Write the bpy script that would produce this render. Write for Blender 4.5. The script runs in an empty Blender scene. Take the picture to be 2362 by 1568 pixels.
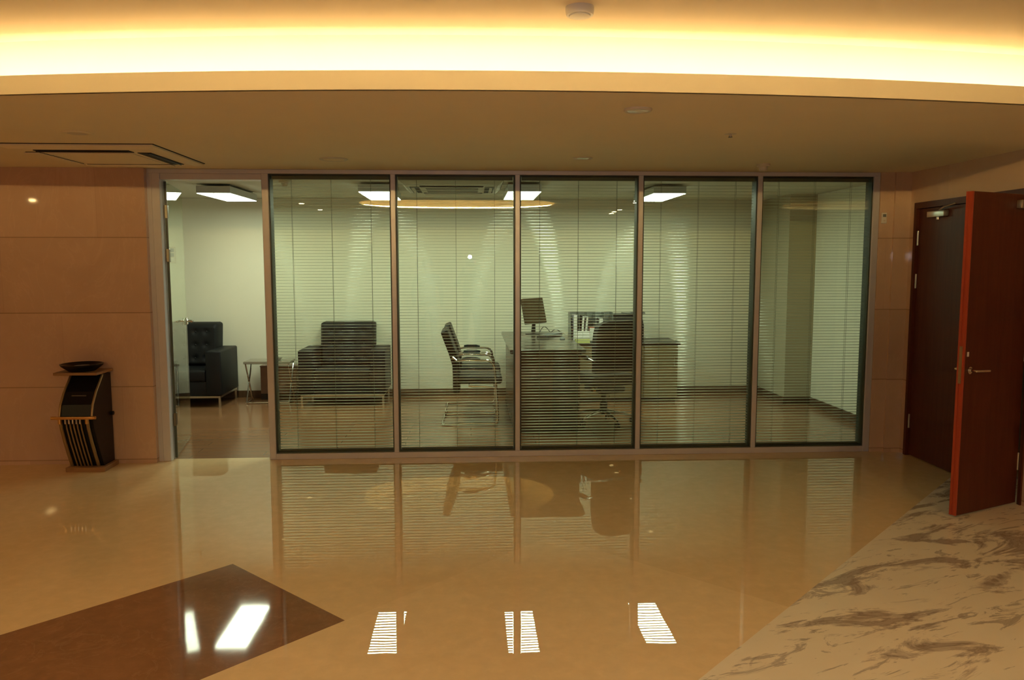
import bpy, bmesh, math, random
from mathutils import Vector, Matrix
random.seed(7)
PI = math.pi
S = bpy.context.scene
C = S.collection

# ------------------------------------------------------------------ helpers
class MB:
    """collects shapes into one mesh"""
    def __init__(s):
        s.bm = bmesh.new()
    def _merge(s, t, M=None):
        if M is not None:
            bmesh.ops.transform(t, matrix=M, verts=t.verts)
        me = bpy.data.meshes.new('tmp'); t.to_mesh(me); t.free()
        s.bm.from_mesh(me); bpy.data.meshes.remove(me)
        return s
    def box(s, x0, x1, y0, y1, z0, z1, bev=0, seg=2, rot=None, about=None):
        t = bmesh.new(); bmesh.ops.create_cube(t, size=1)
        bmesh.ops.scale(t, vec=(x1-x0, y1-y0, z1-z0), verts=t.verts)
        if bev:
            bmesh.ops.bevel(t, geom=t.edges[:], offset=bev, segments=seg, profile=.5, affect='EDGES')
        c = Vector(((x0+x1)/2, (y0+y1)/2, (z0+z1)/2))
        M = Matrix.Translation(c)
        if rot is not None:
            if about is None: M = M @ rot
            else:
                a = Vector(about); M = Matrix.Translation(a) @ rot @ Matrix.Translation(c-a)
        return s._merge(t, M)
    def tube(s, pts, r, n=10, closed=False, caps=True):
        pts = [Vector(p) for p in pts]; t = bmesh.new(); rings = []
        N = len(pts); up = None
        for i, p in enumerate(pts):
            if closed: d = (pts[(i+1) % N]-pts[i-1])
            elif i == 0: d = pts[1]-pts[0]
            elif i == N-1: d = pts[-1]-pts[-2]
            else: d = (pts[i+1]-p).normalized()+(p-pts[i-1]).normalized()
            if d.length < 1e-9: d = Vector((0, 0, 1))
            d.normalize()
            if up is None:
                up = Vector((0, 0, 1)) if abs(d.z) < .9 else Vector((1, 0, 0))
            a = d.cross(up)
            if a.length < 1e-4: a = d.orthogonal()
            a.normalize(); up = a.cross(d).normalized()
            rr = r[i] if isinstance(r, (list, tuple)) else r
            rings.append([t.verts.new(p+(a*math.cos(2*PI*k/n)+up*math.sin(2*PI*k/n))*rr) for k in range(n)])
        for i in range(N if closed else N-1):
            A, B = rings[i], rings[(i+1) % N]
            for k in range(n):
                t.faces.new((A[k], A[(k+1) % n], B[(k+1) % n], B[k]))
        if caps and not closed:
            t.faces.new(rings[0][::-1]); t.faces.new(rings[-1])
        bmesh.ops.recalc_face_normals(t, faces=t.faces)
        return s._merge(t)
    def lathe(s, prof, c=(0, 0, 0), n=32, M=None):
        t = bmesh.new(); rings = []
        for r, z in prof:
            if r < 1e-6: rings.append([t.verts.new((0, 0, z))])
            else: rings.append([t.verts.new((r*math.cos(2*PI*k/n), r*math.sin(2*PI*k/n), z)) for k in range(n)])
        for A, B in zip(rings, rings[1:]):
            for k in range(n):
                k2 = (k+1) % n
                if len(A) == 1 and len(B) == 1: continue
                if len(A) == 1: t.faces.new((A[0], B[k2], B[k]))
                elif len(B) == 1: t.faces.new((A[k], A[k2], B[0]))
                else: t.faces.new((A[k], A[k2], B[k2], B[k]))
        bmesh.ops.recalc_face_normals(t, faces=t.faces)
        X = Matrix.Translation(Vector(c))
        if M is not None: X = X @ M
        return s._merge(t, X)
    def prism(s, poly, a0, a1, axis='z'):
        """extrude a 2-D outline; axis z: poly=(x,y); x: poly=(y,z); y: poly=(x,z)"""
        t = bmesh.new()
        def mk(p, a):
            return {'z': (p[0], p[1], a), 'x': (a, p[0], p[1]), 'y': (p[0], a, p[1])}[axis]
        A = [t.verts.new(mk(p, a0)) for p in poly]; B = [t.verts.new(mk(p, a1)) for p in poly]
        t.faces.new(A[::-1]); t.faces.new(B); n = len(poly)
        for k in range(n):
            t.faces.new((A[k], A[(k+1) % n], B[(k+1) % n], B[k]))
        bmesh.ops.recalc_face_normals(t, faces=t.faces)
        return s._merge(t)
    def build(s, name, m, parent=None, smooth=False, loc=None, rotz=None, sharp=True):
        me = bpy.data.meshes.new(name)
        for f in s.bm.faces: f.smooth = smooth
        s.bm.to_mesh(me); s.bm.free()
        for k in (m if isinstance(m, (list, tuple)) else [m]): me.materials.append(k)
        if smooth and sharp:
            try: me.set_sharp_from_angle(angle=math.radians(40))
            except Exception: pass
        o = bpy.data.objects.new(name, me); C.objects.link(o)
        if parent is not None: o.parent = parent
        if loc is not None: o.location = loc
        if rotz is not None: o.rotation_euler = (0, 0, rotz)
        return o

def thing(name, label, cat, loc=(0, 0, 0), rotz=0, group=None):
    o = bpy.data.objects.new(name, None); C.objects.link(o)
    o.empty_display_size = .1
    o.location = loc; o.rotation_euler = (0, 0, rotz)
    return tag(o, label, cat, group)
def tag(o, label, cat, group=None):
    o['label'] = label; o['category'] = cat
    if group: o['group'] = group
    return o
def struct(o, label=None, cat=None):
    o['kind'] = 'structure'
    if label: o['label'] = label
    if cat: o['category'] = cat
    return o
def copy_tree(o, parent=None):
    c = o.copy(); C.objects.link(c); c.parent = parent
    for ch in list(o.children): copy_tree(ch, c)
    return c
def arc(c, r, a0, a1, n, f):
    return [f(c[0]+r*math.cos(math.radians(a0+(a1-a0)*i/n)), c[1]+r*math.sin(math.radians(a0+(a1-a0)*i/n))) for i in range(n+1)]
def rz(a): return Matrix.Rotation(a, 4, 'Z')
def rx(a): return Matrix.Rotation(a, 4, 'X')
def ry(a): return Matrix.Rotation(a, 4, 'Y')

# ------------------------------------------------------------------ materials
class NT:
    def __init__(s, name):
        s.m = bpy.data.materials.new(name); s.m.use_nodes = True
        s.t = s.m.node_tree; s.t.nodes.clear()
        s.out = s.n('ShaderNodeOutputMaterial')
    def n(s, kind, **kw):
        x = s.t.nodes.new(kind)
        for k, v in kw.items():
            if k.startswith('i_'):
                key = k[2:]; key = int(key) if key.isdigit() else key.replace('_', ' ')
                x.inputs[key].default_value = v
            else: setattr(x, k, v)
        return x
    def l(s, a, b): s.t.links.new(a, b)
    def math(s, op, a, b=None, c=None):
        x = s.n('ShaderNodeMath', operation=op)
        for i, v in enumerate((a, b, c)):
            if v is None: continue
            if isinstance(v, (int, float)): x.inputs[i].default_value = v
            else: s.l(v, x.inputs[i])
        return x.outputs[0]
    def mix(s, f, a, b):
        x = s.n('ShaderNodeMix', data_type='RGBA')
        for i, v in ((0, f), (6, a), (7, b)):
            if isinstance(v, (int, float)): x.inputs[i].default_value = v
            elif isinstance(v, tuple): x.inputs[i].default_value = v if len(v) == 4 else v+(1,)
            else: s.l(v, x.inputs[i])
        return x.outputs[2]
    def ramp(s, f, stops):
        x = s.n('ShaderNodeValToRGB'); e = x.color_ramp.elements
        while len(e) < len(stops): e.new(.5)
        for el, (p, c) in zip(e, stops):
            el.position = p; el.color = (c if len(c) == 4 else tuple(c)+(1,))
        s.l(f, x.inputs[0]); return x.outputs[0]
    def coord(s, out='Object'):
        return s.n('ShaderNodeTexCoord').outputs[out]
    def noise(s, vec, scale, detail=4, rough=.5, dist=0):
        x = s.n('ShaderNodeTexNoise', i_Scale=scale, i_Detail=detail, i_Roughness=rough, i_Distortion=dist)
        if vec is not None: s.l(vec, x.inputs['Vector'])
        return x.outputs[0]
    def mapv(s, vec, scale=(1, 1, 1), rot=(0, 0, 0), loc=(0, 0, 0)):
        x = s.n('ShaderNodeMapping'); x.inputs['Scale'].default_value = scale
        x.inputs['Rotation'].default_value = rot; x.inputs['Location'].default_value = loc
        s.l(vec, x.inputs['Vector']); return x.outputs[0]
    def bsdf(s, col, rough, metal=0, spec=.5, bump=None, bstr=.1, bdist=.01, coat=0):
        b = s.n('ShaderNodeBsdfPrincipled')
        for k, v in (('Base Color', col), ('Roughness', rough), ('Metallic', metal), ('Specular IOR Level', spec), ('Coat Weight', coat)):
            if isinstance(v, (int, float)): b.inputs[k].default_value = v
            elif isinstance(v, tuple): b.inputs[k].default_value = v if len(v) == 4 else v+(1,)
            else: s.l(v, b.inputs[k])
        if coat: b.inputs['Coat Roughness'].default_value = .05
        if bump is not None:
            x = s.n('ShaderNodeBump', i_Strength=bstr, i_Distance=bdist)
            s.l(bump, x.inputs['Height']); s.l(x.outputs[0], b.inputs['Normal'])
        s.l(b.outputs[0], s.out.inputs[0]); return b

def simple(name, c, rough=.5, metal=0, var=.12, scale=18, spec=.5, bstr=.0, coat=0):
    t = NT(name); v = t.coord()
    f = t.noise(v, scale)
    a = tuple(x*(1-var) for x in c); b = tuple(min(1, x*(1+var)) for x in c)
    t.bsdf(t.mix(f, a, b), rough, metal, spec, bump=f if bstr else None, bstr=bstr, bdist=.004, coat=coat)
    return t.m
def emit(name, c, s):
    t = NT(name); f = t.noise(t.coord(), 30)
    e = t.n('ShaderNodeEmission'); e.inputs[1].default_value = s
    t.l(t.mix(f, tuple(x*.97 for x in c), c), e.inputs[0]); t.l(e.outputs[0], t.out.inputs[0]); return t.m
def glass_mat(name, tint, f0, k=1.0):
    t = NT(name); g = t.n('ShaderNodeNewGeometry')
    d = t.n('ShaderNodeVectorMath', operation='DOT_PRODUCT')
    t.l(g.outputs['Incoming'], d.inputs[0]); t.l(g.outputs['Normal'], d.inputs[1])
    c = t.math('ABSOLUTE', d.outputs['Value'])
    f = t.math('MULTIPLY_ADD', t.math('POWER', t.math('SUBTRACT', 1.0, c), 5.0), (1-f0)*k, f0)
    tr = t.n('ShaderNodeBsdfTransparent'); tr.inputs[0].default_value = tint+(1,)
    gl = t.n('ShaderNodeBsdfGlossy', i_Roughness=0.0)
    gl.inputs[0].default_value = (1, 1, 1, 1)
    mx = t.n('ShaderNodeMixShader'); t.l(f, mx.inputs[0]); t.l(tr.outputs[0], mx.inputs[1]); t.l(gl.outputs[0], mx.inputs[2])
    t.l(mx.outputs[0], t.out.inputs[0]); return t.m

def marble_floor(name, light, dark, rough, vein=None, scale=2.2, bstr=.004):
    t = NT(name); v = t.coord()
    n1 = t.noise(v, scale, 6, .6, .6); n2 = t.noise(v, scale*6, 5, .6, .2)
    col = t.mix(n1, light, dark)
    col = t.mix(t.math('MULTIPLY', t.math('POWER', n2, 2.0), .8), col, tuple(x*1.25 for x in light))
    if vein:
        w = t.noise(t.mapv(v, (1, 1, 1), (0, 0, .6)), scale*1.7, 5, .6, 1.5)
        k = t.math('SUBTRACT', 1.0, t.math('MULTIPLY', t.math('ABSOLUTE', t.math('SUBTRACT', w, .5)), 45))
        k = t.math('MULTIPLY', t.math('MAXIMUM', k, 0), t.math('MULTIPLY', n1, .28))
        col = t.mix(k, col, vein)
    wob = t.noise(v, 3.0, 2, .5)
    t.bsdf(col, rough, spec=.62, bump=wob, bstr=bstr*.6, bdist=.05)
    return t.m

def white_marble(name):
    t = NT(name); v = t.coord()
    vv = t.mapv(v, (1, 1, 1), (0, 0, math.radians(-20)))
    st = t.mapv(vv, (1.1, 3.4, 1))
    n = t.noise(st, 1.25, 10, .66, .9)
    n3 = t.noise(vv, 1.1, 3, .5)
    m = t.math('ADD', n, t.math('MULTIPLY', t.math('SUBTRACT', n3, .5), .35))
    patch = t.ramp(m, [(.515, (0, 0, 0)), (.55, (.75, .75, .75)), (.64, (1, 1, 1))])
    n2 = t.noise(t.mapv(vv, (1.4, 5, 1), (0, 0, .3)), 2.1, 9, .68, 1.2)
    streak = t.ramp(n2, [(.575, (0, 0, 0)), (.61, (.8, .8, .8)), (.70, (1, 1, 1))])
    base = t.mix(t.noise(vv, 5, 5), (.98, .88, .70), (.88, .76, .57))
    col = t.mix(t.math('MULTIPLY', patch, .72), base, (.36, .255, .20))
    dark = t.ramp(m, [(.56, (0, 0, 0)), (.585, (1, 1, 1)), (.61, (.2, .2, .2))])
    col = t.mix(t.math('MULTIPLY', dark, .5), col, (.16, .11, .085))
    col = t.mix(t.math('MULTIPLY', streak, .65), col, (.27, .19, .15))
    t.bsdf(col, .22, spec=.3, bump=t.noise(v, 3, 2), bstr=.003, bdist=.05)
    return t.m

def stone_wall(name, xs, light, dark):
    """polished pink-beige slabs in courses 0.61 m high; fine joints are part of the cladding"""
    t = NT(name); g = t.n('ShaderNodeNewGeometry'); sep = t.n('ShaderNodeSeparateXYZ'); t.l(g.outputs['Position'], sep.inputs[0])
    v = g.outputs['Position']
    h = t.math('ADD', sep.outputs[0], sep.outputs[1])
    zc = t.math('DIVIDE', t.math('SUBTRACT', sep.outputs[2], .03), .61)
    zi = t.math('FLOOR', zc); zf = t.math('FRACT', zc)
    hc = t.math('ADD', t.math('DIVIDE', h, xs), t.math('MULTIPLY', zi, .37)); hi = t.math('FLOOR', hc); hf = t.math('FRACT', hc)
    jz = t.math('LESS_THAN', zf, .013); jh = t.math('MULTIPLY', t.math('LESS_THAN', hf, .0025), .35)
    w = t.n('ShaderNodeTexWhiteNoise', noise_dimensions='2D'); cb = t.n('ShaderNodeCombineXYZ')
    t.l(zi, cb.inputs[0]); t.l(hi, cb.inputs[1]); t.l(cb.outputs[0], w.inputs['Vector'])
    n1 = t.noise(v, 2.5, 7, .62, .8); n2 = t.noise(v, 14, 5, .6)
    col = t.mix(n1, light, dark)
    col = t.mix(t.math('MULTIPLY', n2, .3), col, tuple(x*.8 for x in light))
    col = t.mix(t.math('MULTIPLY', w.outputs[0], .42), col, tuple(x*.72 for x in dark))
    vn = t.noise(t.mapv(v, (1, 1, .4), (0, .5, 0)), 2.2, 5, .6, 1.6)
    k = t.math('MAXIMUM', t.math('SUBTRACT', 1.0, t.math('MULTIPLY', t.math('ABSOLUTE', t.math('SUBTRACT', vn, .5)), 60)), 0)
    col = t.mix(t.math('MULTIPLY', k, .07), col, tuple(min(1, x*1.35) for x in light))
    j = t.math('MAXIMUM', jz, jh)
    col = t.mix(t.math('MULTIPLY', j, .55), col, tuple(x*.3 for x in dark))
    t.bsdf(col, .04, spec=.42)
    return t.m

def wood(name, a, b, rough=.35, scale=(14, 14, .8), spec=.4, coat=0):
    t = NT(name); v = t.mapv(t.coord(), scale)
    n = t.noise(v, 2.2, 7, .65, .8)
    t.bsdf(t.ramp(n, [(.3, a), (.7, b)]), rough, spec=spec, coat=coat); return t.m

def plank_floor(name):
    t = NT(name); v = t.coord()
    br = t.n('ShaderNodeTexBrick', i_Scale=1.0); t.l(v, br.inputs['Vector'])
    br.inputs['Color1'].default_value = (.31, .145, .065, 1); br.inputs['Color2'].default_value = (.28, .13, .058, 1)
    br.inputs['Mortar'].default_value = (.19, .09, .042, 1); br.inputs['Mortar Size'].default_value = .003
    br.inputs['Brick Width'].default_value = 1.2; br.inputs['Row Height'].default_value = .13
    n = t.noise(t.mapv(v, (1, 12, 1)), 3, 6, .6, .5)
    t.bsdf(t.mix(t.math('MULTIPLY', n, .5), br.outputs[0], (.19, .10, .05)), .18, spec=.5)
    return t.m

def leather(name, c, rough=.42):
    t = NT(name); v = t.coord()
    vo = t.n('ShaderNodeTexVoronoi', i_Scale=220.0); t.l(v, vo.inputs['Vector'])
    f = t.noise(v, 9)
    t.bsdf(t.mix(f, tuple(x*.8 for x in c), tuple(x*1.2 for x in c)), rough, spec=.28, bump=vo.outputs[0], bstr=.12, bdist=.002)
    return t.m

M = {}
M['plaster'] = simple('warm_white_plaster', (.80, .69, .50), .85, var=.03, scale=3)
M['office_wall'] = simple('cream_wall_paint', (.80, .79, .66), .75, var=.03, scale=2)
M['office_ceiling'] = simple('office_ceiling_paint', (.60, .57, .47), .85, var=.03, scale=2)
M['column'] = simple('shade_darkened_beige', (.42, .37, .26), .8, var=.03, scale=2)  # beige darkened to stand for shade on the column's front face
M['beige'] = marble_floor('beige_marble', (.86, .635, .36), (.77, .555, .30), .0, bstr=.010)
M['beige2'] = marble_floor('beige_marble_pale', (.90, .675, .39), (.81, .59, .325), .0, bstr=.010)
M['beige3'] = marble_floor('beige_marble_deep', (.84, .615, .345), (.745, .535, .285), .0, bstr=.010)
M['brown'] = marble_floor('brown_marble', (.30, .145, .07), (.155, .074, .035), .05, vein=(.45, .28, .16), scale=2.5, bstr=.008)
M['white'] = white_marble('veined_white_marble')
M['stone'] = stone_wall('pink_beige_stone', 1.22, (.70, .485, .365), (.54, .345, .245))
M['stone_r'] = stone_wall('pink_beige_stone_brightened', .9, (.70, .50, .36), (.60, .41, .28))  # same stone with light painted in: paler where little light arrives
M['floor_wood'] = plank_floor('glossy_brown_planks')
M['base'] = wood('dark_skirting', (.085, .045, .022), (.13, .07, .035), .4)
M['alu'] = simple('pinkish_aluminium', (.60, .585, .64), .38, .2, var=.04)
M['gasket'] = simple('green_black_gasket', (.035, .045, .032), .5)
M['glass'] = glass_mat('partition_glass', (.94, .985, .94), .035)
M['glass_door'] = glass_mat('door_glass', (.93, .98, .93), .05, .6)
M['slat'] = simple('pale_blind_slat', (.56, .60, .49), .20, .0, var=.04, spec=.6)
M['cord'] = simple('grey_green_cord', (.10, .12, .09), .7)
M['rail'] = simple('dark_head_rail', (.10, .10, .075), .5, .2)
M['red_wood'] = wood('dark_red_veneer', (.066, .015, .008), (.098, .025, .012), .42, (10, 10, .7), spec=.25)
M['red_edge'] = wood('red_edge_lipping', (.34, .045, .018), (.42, .065, .025), .35, (10, 10, .5))
M['chrome'] = simple('chrome', (.78, .78, .76), .10, 1, var=.03)
M['steel'] = simple('brushed_steel', (.55, .53, .48), .30, 1, var=.06)
M['steel_dark'] = simple('dark_hinge_steel', (.16, .15, .12), .35, .9)
M['leather'] = leather('black_leather', (.007, .0075, .010), .5)
M['leather_c'] = leather('black_chair_leather', (.007, .0065, .0065), .5)
M['black'] = simple('black_plastic', (.012, .012, .013), .35)
M['dark'] = simple('dark_void', (.008, .008, .007), .8)
M['bin_black'] = simple('black_lacquer', (.004, .004, .005), .3, spec=.22)
M['brass'] = simple('worn_brass', (.62, .36, .13), .32, .9, var=.12)
M['brass_dull'] = simple('dull_bronze_strip', (.33, .22, .11), .45, .7)
M['bin_wood'] = wood('brown_bin_plate', (.25, .13, .06), (.33, .18, .085), .45, (3, 20, 20))
M['desk_top'] = simple('dark_gloss_desktop', (.045, .037, .028), .24, var=.1, coat=.1)
M['desk_wood'] = wood('desk_brown_veneer', (.055, .026, .013), (.09, .043, .02), .3, (2, 14, 14))
M['desk_black'] = simple('desk_black_panel', (.018, .013, .010), .35)
M['cred'] = wood('olive_brown_veneer', (.17, .125, .06), (.22, .165, .08), .4, (2, 12, 12))
M['grey_plastic'] = simple('smoky_grey_plastic', (.17, .19, .18), .35)
M['paper'] = simple('white_paper', (.80, .80, .78), .7, var=.03)
M['lilac_paper'] = simple('lilac_paper', (.62, .60, .68), .7, var=.03)
M['red_paper'] = simple('red_booklet', (.42, .10, .06), .6)
M['green'] = simple('yellow_green_tray', (.45, .47, .14), .5)
M['kb'] = simple('blue_grey_keys', (.10, .12, .13), .45)
M['white_plastic'] = simple('white_plastic', (.74, .72, .66), .4, var=.03)
M['grey_disc'] = simple('pale_grey_plastic', (.62, .55, .44), .5, var=.03)
M['lamp_body'] = simple('grey_lamp_housing', (.58, .61, .60), .35, .3, var=.04)
M['table_top'] = simple('grey_stone_tabletop', (.26, .23, .18), .14, var=.1)
M['box_brown'] = simple('brown_cardboard', (.30, .21, .17), .7)
M['screen'] = simple('lobby_tinted_screen', (.060, .040, .020), .22)  # brown reflection of the lobby is put into the screen colour
M['brass_bright'] = simple('yellow_brass', (.85, .65, .22), .15, 1)
WARM = (1.0, .60, .20)
M['cove'] = emit('warm_cove_strip', (1.0, .84, .58), 68)
M['cove_oval'] = emit('warm_oval_strip', (1.0, .68, .23), 950)
M['down'] = emit('warm_downlight', (1.0, .69, .27), 600)
M['down_off'] = simple('unlit_lamp_glass', (.72, .66, .55), .25)
M['panel'] = emit('office_light_panel', (.88, 1.0, .72), 23)

# ------------------------------------------------------------------ key dimensions
ZO = 2.44          # office ceiling
ZC = 2.42          # dropped ceiling and office ceiling
ZU = 2.75          # upper lobby ceiling
YG = 6.60          # front of the glass partition
YB = 9.76          # office back wall
XR = 3.76          # lobby right wall face

# ------------------------------------------------------------------ floors
def lobby_floor():
    bm = bmesh.new()
    vs = [bm.verts.new(p) for p in ((-9, -7, 0), (11, -7, 0), (11, 6.66, 0), (-9, 6.66, 0))]
    bm.faces.new(vs)
    q = math.sqrt(.5)
    def cut(co, no):
        bmesh.ops.bisect_plane(bm, geom=bm.verts[:]+bm.edges[:]+bm.faces[:], plane_co=co, plane_no=no)
    for v in (1.43, 2.91, 3.94): cut((0, v/q, 0), (-q, q, 0))
    for u in (.20, 2.075, 3.59): cut((0, u/q, 0), (q, q, 0))
    cut((0, 5.72, 0), (0, 1, 0)); cut((0, 1.0, 0), (0, 1, 0)); cut((0, -4.2, 0), (0, 1, 0))
    for f in bm.faces:
        c = f.calc_center_median(); u = (c.x+c.y)*q; v = (c.y-c.x)*q
        if -4.2 < c.y < 1.0: f.material_index = 1
        elif v < 1.43 and c.y < 5.72: f.material_index = 2
        elif 2.91 < v < 3.94 and .2 < u < 2.075: f.material_index = 1
        elif u > 3.59 and 1.43 < v < 2.91: f.material_index = 4
        elif v < 2.91 and u < 3.59: f.material_index = 3
        elif u > 3.59 and v > 2.91: f.material_index = 0
        else: f.material_index = 0
    for f in bm.faces:
        if f.normal.z < 0: f.normal_flip()
    me = bpy.data.meshes.new('floor'); bm.to_mesh(me); bm.free()
    for k in ('beige', 'brown', 'white', 'beige2', 'beige3'): me.materials.append(M[k])
    o = bpy.data.objects.new('floor', me); C.objects.link(o)
    return struct(o, 'polished beige marble lobby floor with brown diamond and white veined strip', 'floor')
lobby_floor()
b = MB(); b.box(-4.2, 4.2, 6.66, YB+.1, -.05, 0); struct(b.build('floor', M['floor_wood']), 'glossy brown plank floor of the office behind the glass', 'floor')
b = MB(); b.box(-9.2, 11.2, -7.2, 6.66, -.12, -.04); struct(b.build('floor', M['dark']), 'slab under the lobby floor', 'floor')

# ------------------------------------------------------------------ ceilings
def lipY(x):
    t = x-.35; a = abs(t)
    return 3.565+(.034*t*t if a < 2.6 else .034*6.76+.177*(a-2.6))
xs = [-8.9+i*(XR+8.9)/60 for i in range(61)]
b = MB()
# dropped ceiling slab
front = [(x, lipY(x)) for x in xs]
b.prism([(x, y+.012) for x, y in front]+[(XR, 6.72), (-8.9, 6.72)], ZC, ZC+.015)
# curved fascia upstand
b.prism(front+[(x, y+.025) for x, y in front[::-1]], ZC, ZC+.083)
# riser behind the light ledge
b.prism([(x, y+.34) for x, y in front]+[(x, y+.36) for x, y in front[::-1]], ZC+.01, ZU)
struct(b.build('ceiling', M['plaster']), 'dropped lobby ceiling with curved lit cove edge', 'ceiling')

OV = [(-.22, -1.47, 1.80, 1.22)]
def ell(o, g, z, n=48): return [(o[0]+(o[2]+g)*math.copysign(abs(math.cos(2*PI*k/n))**.8, math.cos(2*PI*k/n)),
                                 o[1]+(o[3]+g)*math.copysign(abs(math.sin(2*PI*k/n))**.8, math.sin(2*PI*k/n)), z) for k in range(n)]
def upper_ceiling():
    bm = bmesh.new()
    def loop(pts):
        v = [bm.verts.new(p) for p in pts]
        return [bm.edges.new((v[i], v[(i+1) % len(v)])) for i in range(len(v))], v
    E, _ = loop([(-9, -7, ZU), (11, -7, ZU), (11, 6.6, ZU), (-9, 6.6, ZU)])
    edges = E[:]; rims = []
    for o in OV:
        e, v = loop(ell(o, 0, ZU)); edges += e; rims.append(v)
    bmesh.ops.triangle_fill(bm, use_beauty=True, edges=edges)
    for o in OV:
        kill = [f for f in bm.faces if ((f.calc_center_median().x-o[0])/o[2])**2+((f.calc_center_median().y-o[1])/o[3])**2 < 1]
        bmesh.ops.delete(bm, geom=kill, context='FACES_ONLY')
    for o, v in zip(OV, rims):
        prev = v
        for g, z in ((0, ZU+.012), (.22, ZU+.012), (.22, ZU+.27)):
            cur = [bm.verts.new(p) for p in ell(o, g, z)]
            for k in range(len(cur)):
                bm.faces.new((prev[k], prev[(k+1) % len(cur)], cur[(k+1) % len(cur)], cur[k]))
            prev = cur
        bm.faces.new(prev)
    bmesh.ops.recalc_face_normals(bm, faces=bm.faces)
    me = bpy.data.meshes.new('ceiling'); bm.to_mesh(me); bm.free(); me.materials.append(M['plaster'])
    o = bpy.data.objects.new('ceiling', me); C.objects.link(o)
    struct(o, 'upper lobby ceiling with oval cove recesses', 'ceiling')
upper_ceiling()
b = MB(); b.box(-9.2, 11.2, -7.2, 6.7, 3.06, 3.12); struct(b.build('ceiling', M['plaster']), 'slab above the lobby ceiling', 'ceiling')
b = MB(); b.box(-4.2, 4.2, 6.66, YB+.1, ZO, ZO+.06); struct(b.build('ceiling', M['office_ceiling']), 'flat office ceiling behind the glass', 'ceiling')

# cove strips (real lamps lying on the ledges)
b = MB(); b.tube([(x, lipY(x)+.08, ZC+.035) for x in xs[1:-1]], .011, 8)
cl = tag(b.build('cove_light', M['cove'], smooth=True), 'warm cove light strip on the ledge behind the curved ceiling edge', 'light', 'cove light strips')
b = MB(); b.prism([(x, lipY(x)+.027) for x in xs[1:-1]]+[(x, lipY(x)+.105) for x in xs[1:-1][::-1]], ZC+.073, ZC+.078); b.build('light_shield', M['white_plastic'], cl)  # unseen shield added to keep direct strip light off the upper ceiling
for o, lb in zip(OV, ('warm cove strip in the oval ceiling recess reflected in the middle panes',)):
    b = MB(); b.tube(ell(o, .13, ZU+.026), .012, 8, closed=True)
    tag(b.build('cove_light', M['cove_oval'], smooth=True), lb, 'light', 'cove light strips')

# ------------------------------------------------------------------ walls
def wall(name, mat, boxes, label):
    b = MB()
    for x in boxes: b.box(*x)
    return struct(b.build(name, mat), label, 'wall')
YS = 6.53
wall('wall_left_front', M['stone'], [(-9, -2.615, YS, 6.75, 0, ZC)], 'pink beige stone wall left of the glass partition')
wall('wall_front', M['plaster'], [(-9, 3.95, 6.62, 6.75, ZC+.016, 3.06)], 'wall above the glass partition')
wall('wall_pier', M['stone_r'], [(3.50, 3.62, 6.57, 6.75, 0, ZC), (3.62, XR, 6.55, 6.75, 0, ZC)], 'stone pier between glass partition and double door')
wall('wall_right', M['stone_r'], [(XR, XR+.2, 3.9, 5.03, 0, ZC), (XR, XR+.2, 6.47, 6.75, 0, ZC), (XR, XR+.2, 5.03, 6.47, 2.155, ZC), (XR, XR+.2, 3.9, 6.75, ZC, 3.06)], 'stone wall with the double door on the right')
wall('wall_right_return', M['stone_r'], [(XR+.2, 11.1, 3.9, 4.1, 0, 3.06)], 'stone wall of the side lobby')
wall('wall_side', M['stone'], [(11, 11.15, -7, 4, 0, 3.06)], 'far stone wall of the side lobby')
wall('wall_left', M['stone'], [(-9.15, -9, -7, 6.75, 0, 3.06)], 'stone wall at the left end of the lobby')
wall('wall_rear', M['stone'], [(-9.15, 11.15, -7.15, -7, 0, 3.06)], 'stone wall at the rear of the lobby')
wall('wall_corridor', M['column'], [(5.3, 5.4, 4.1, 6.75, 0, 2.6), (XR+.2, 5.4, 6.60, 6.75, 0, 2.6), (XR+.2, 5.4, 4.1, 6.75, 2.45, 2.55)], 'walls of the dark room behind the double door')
wall('wall_back', M['office_wall'], [(-4.2, 4.2, YB, YB+.1, 0, ZO)], 'cream back wall of the office')
wall('wall_office_left', M['office_wall'], [(-4.2, -4.1, 6.7, YB, 0, ZO)], 'cream left wall of the office')
wall('wall_office_right', M['office_wall'], [(4.0, 4.1, 6.74, 8.9, 0, ZO)], 'cream right wall of the office')
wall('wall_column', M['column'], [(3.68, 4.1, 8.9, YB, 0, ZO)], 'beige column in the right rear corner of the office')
def base(name, bx):
    b = MB(); b.box(*bx); struct(b.build(name, M['base']), 'dark wooden skirting', 'baseboard')
base('baseboard_back', (-4.1, 3.68, YB-.014, YB, 0, .085))
base('baseboard_right', (3.986, 4.0, 6.75, 8.9, 0, .085))
base('baseboard_column', (3.666, 4.0, 8.886, 8.9, 0, .085))
base('baseboard_column_side', (3.666, 3.68, 8.9, YB-.014, 0, .085))
base('baseboard_left', (-4.1, -4.086, 6.75, YB, 0, .085))

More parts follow.
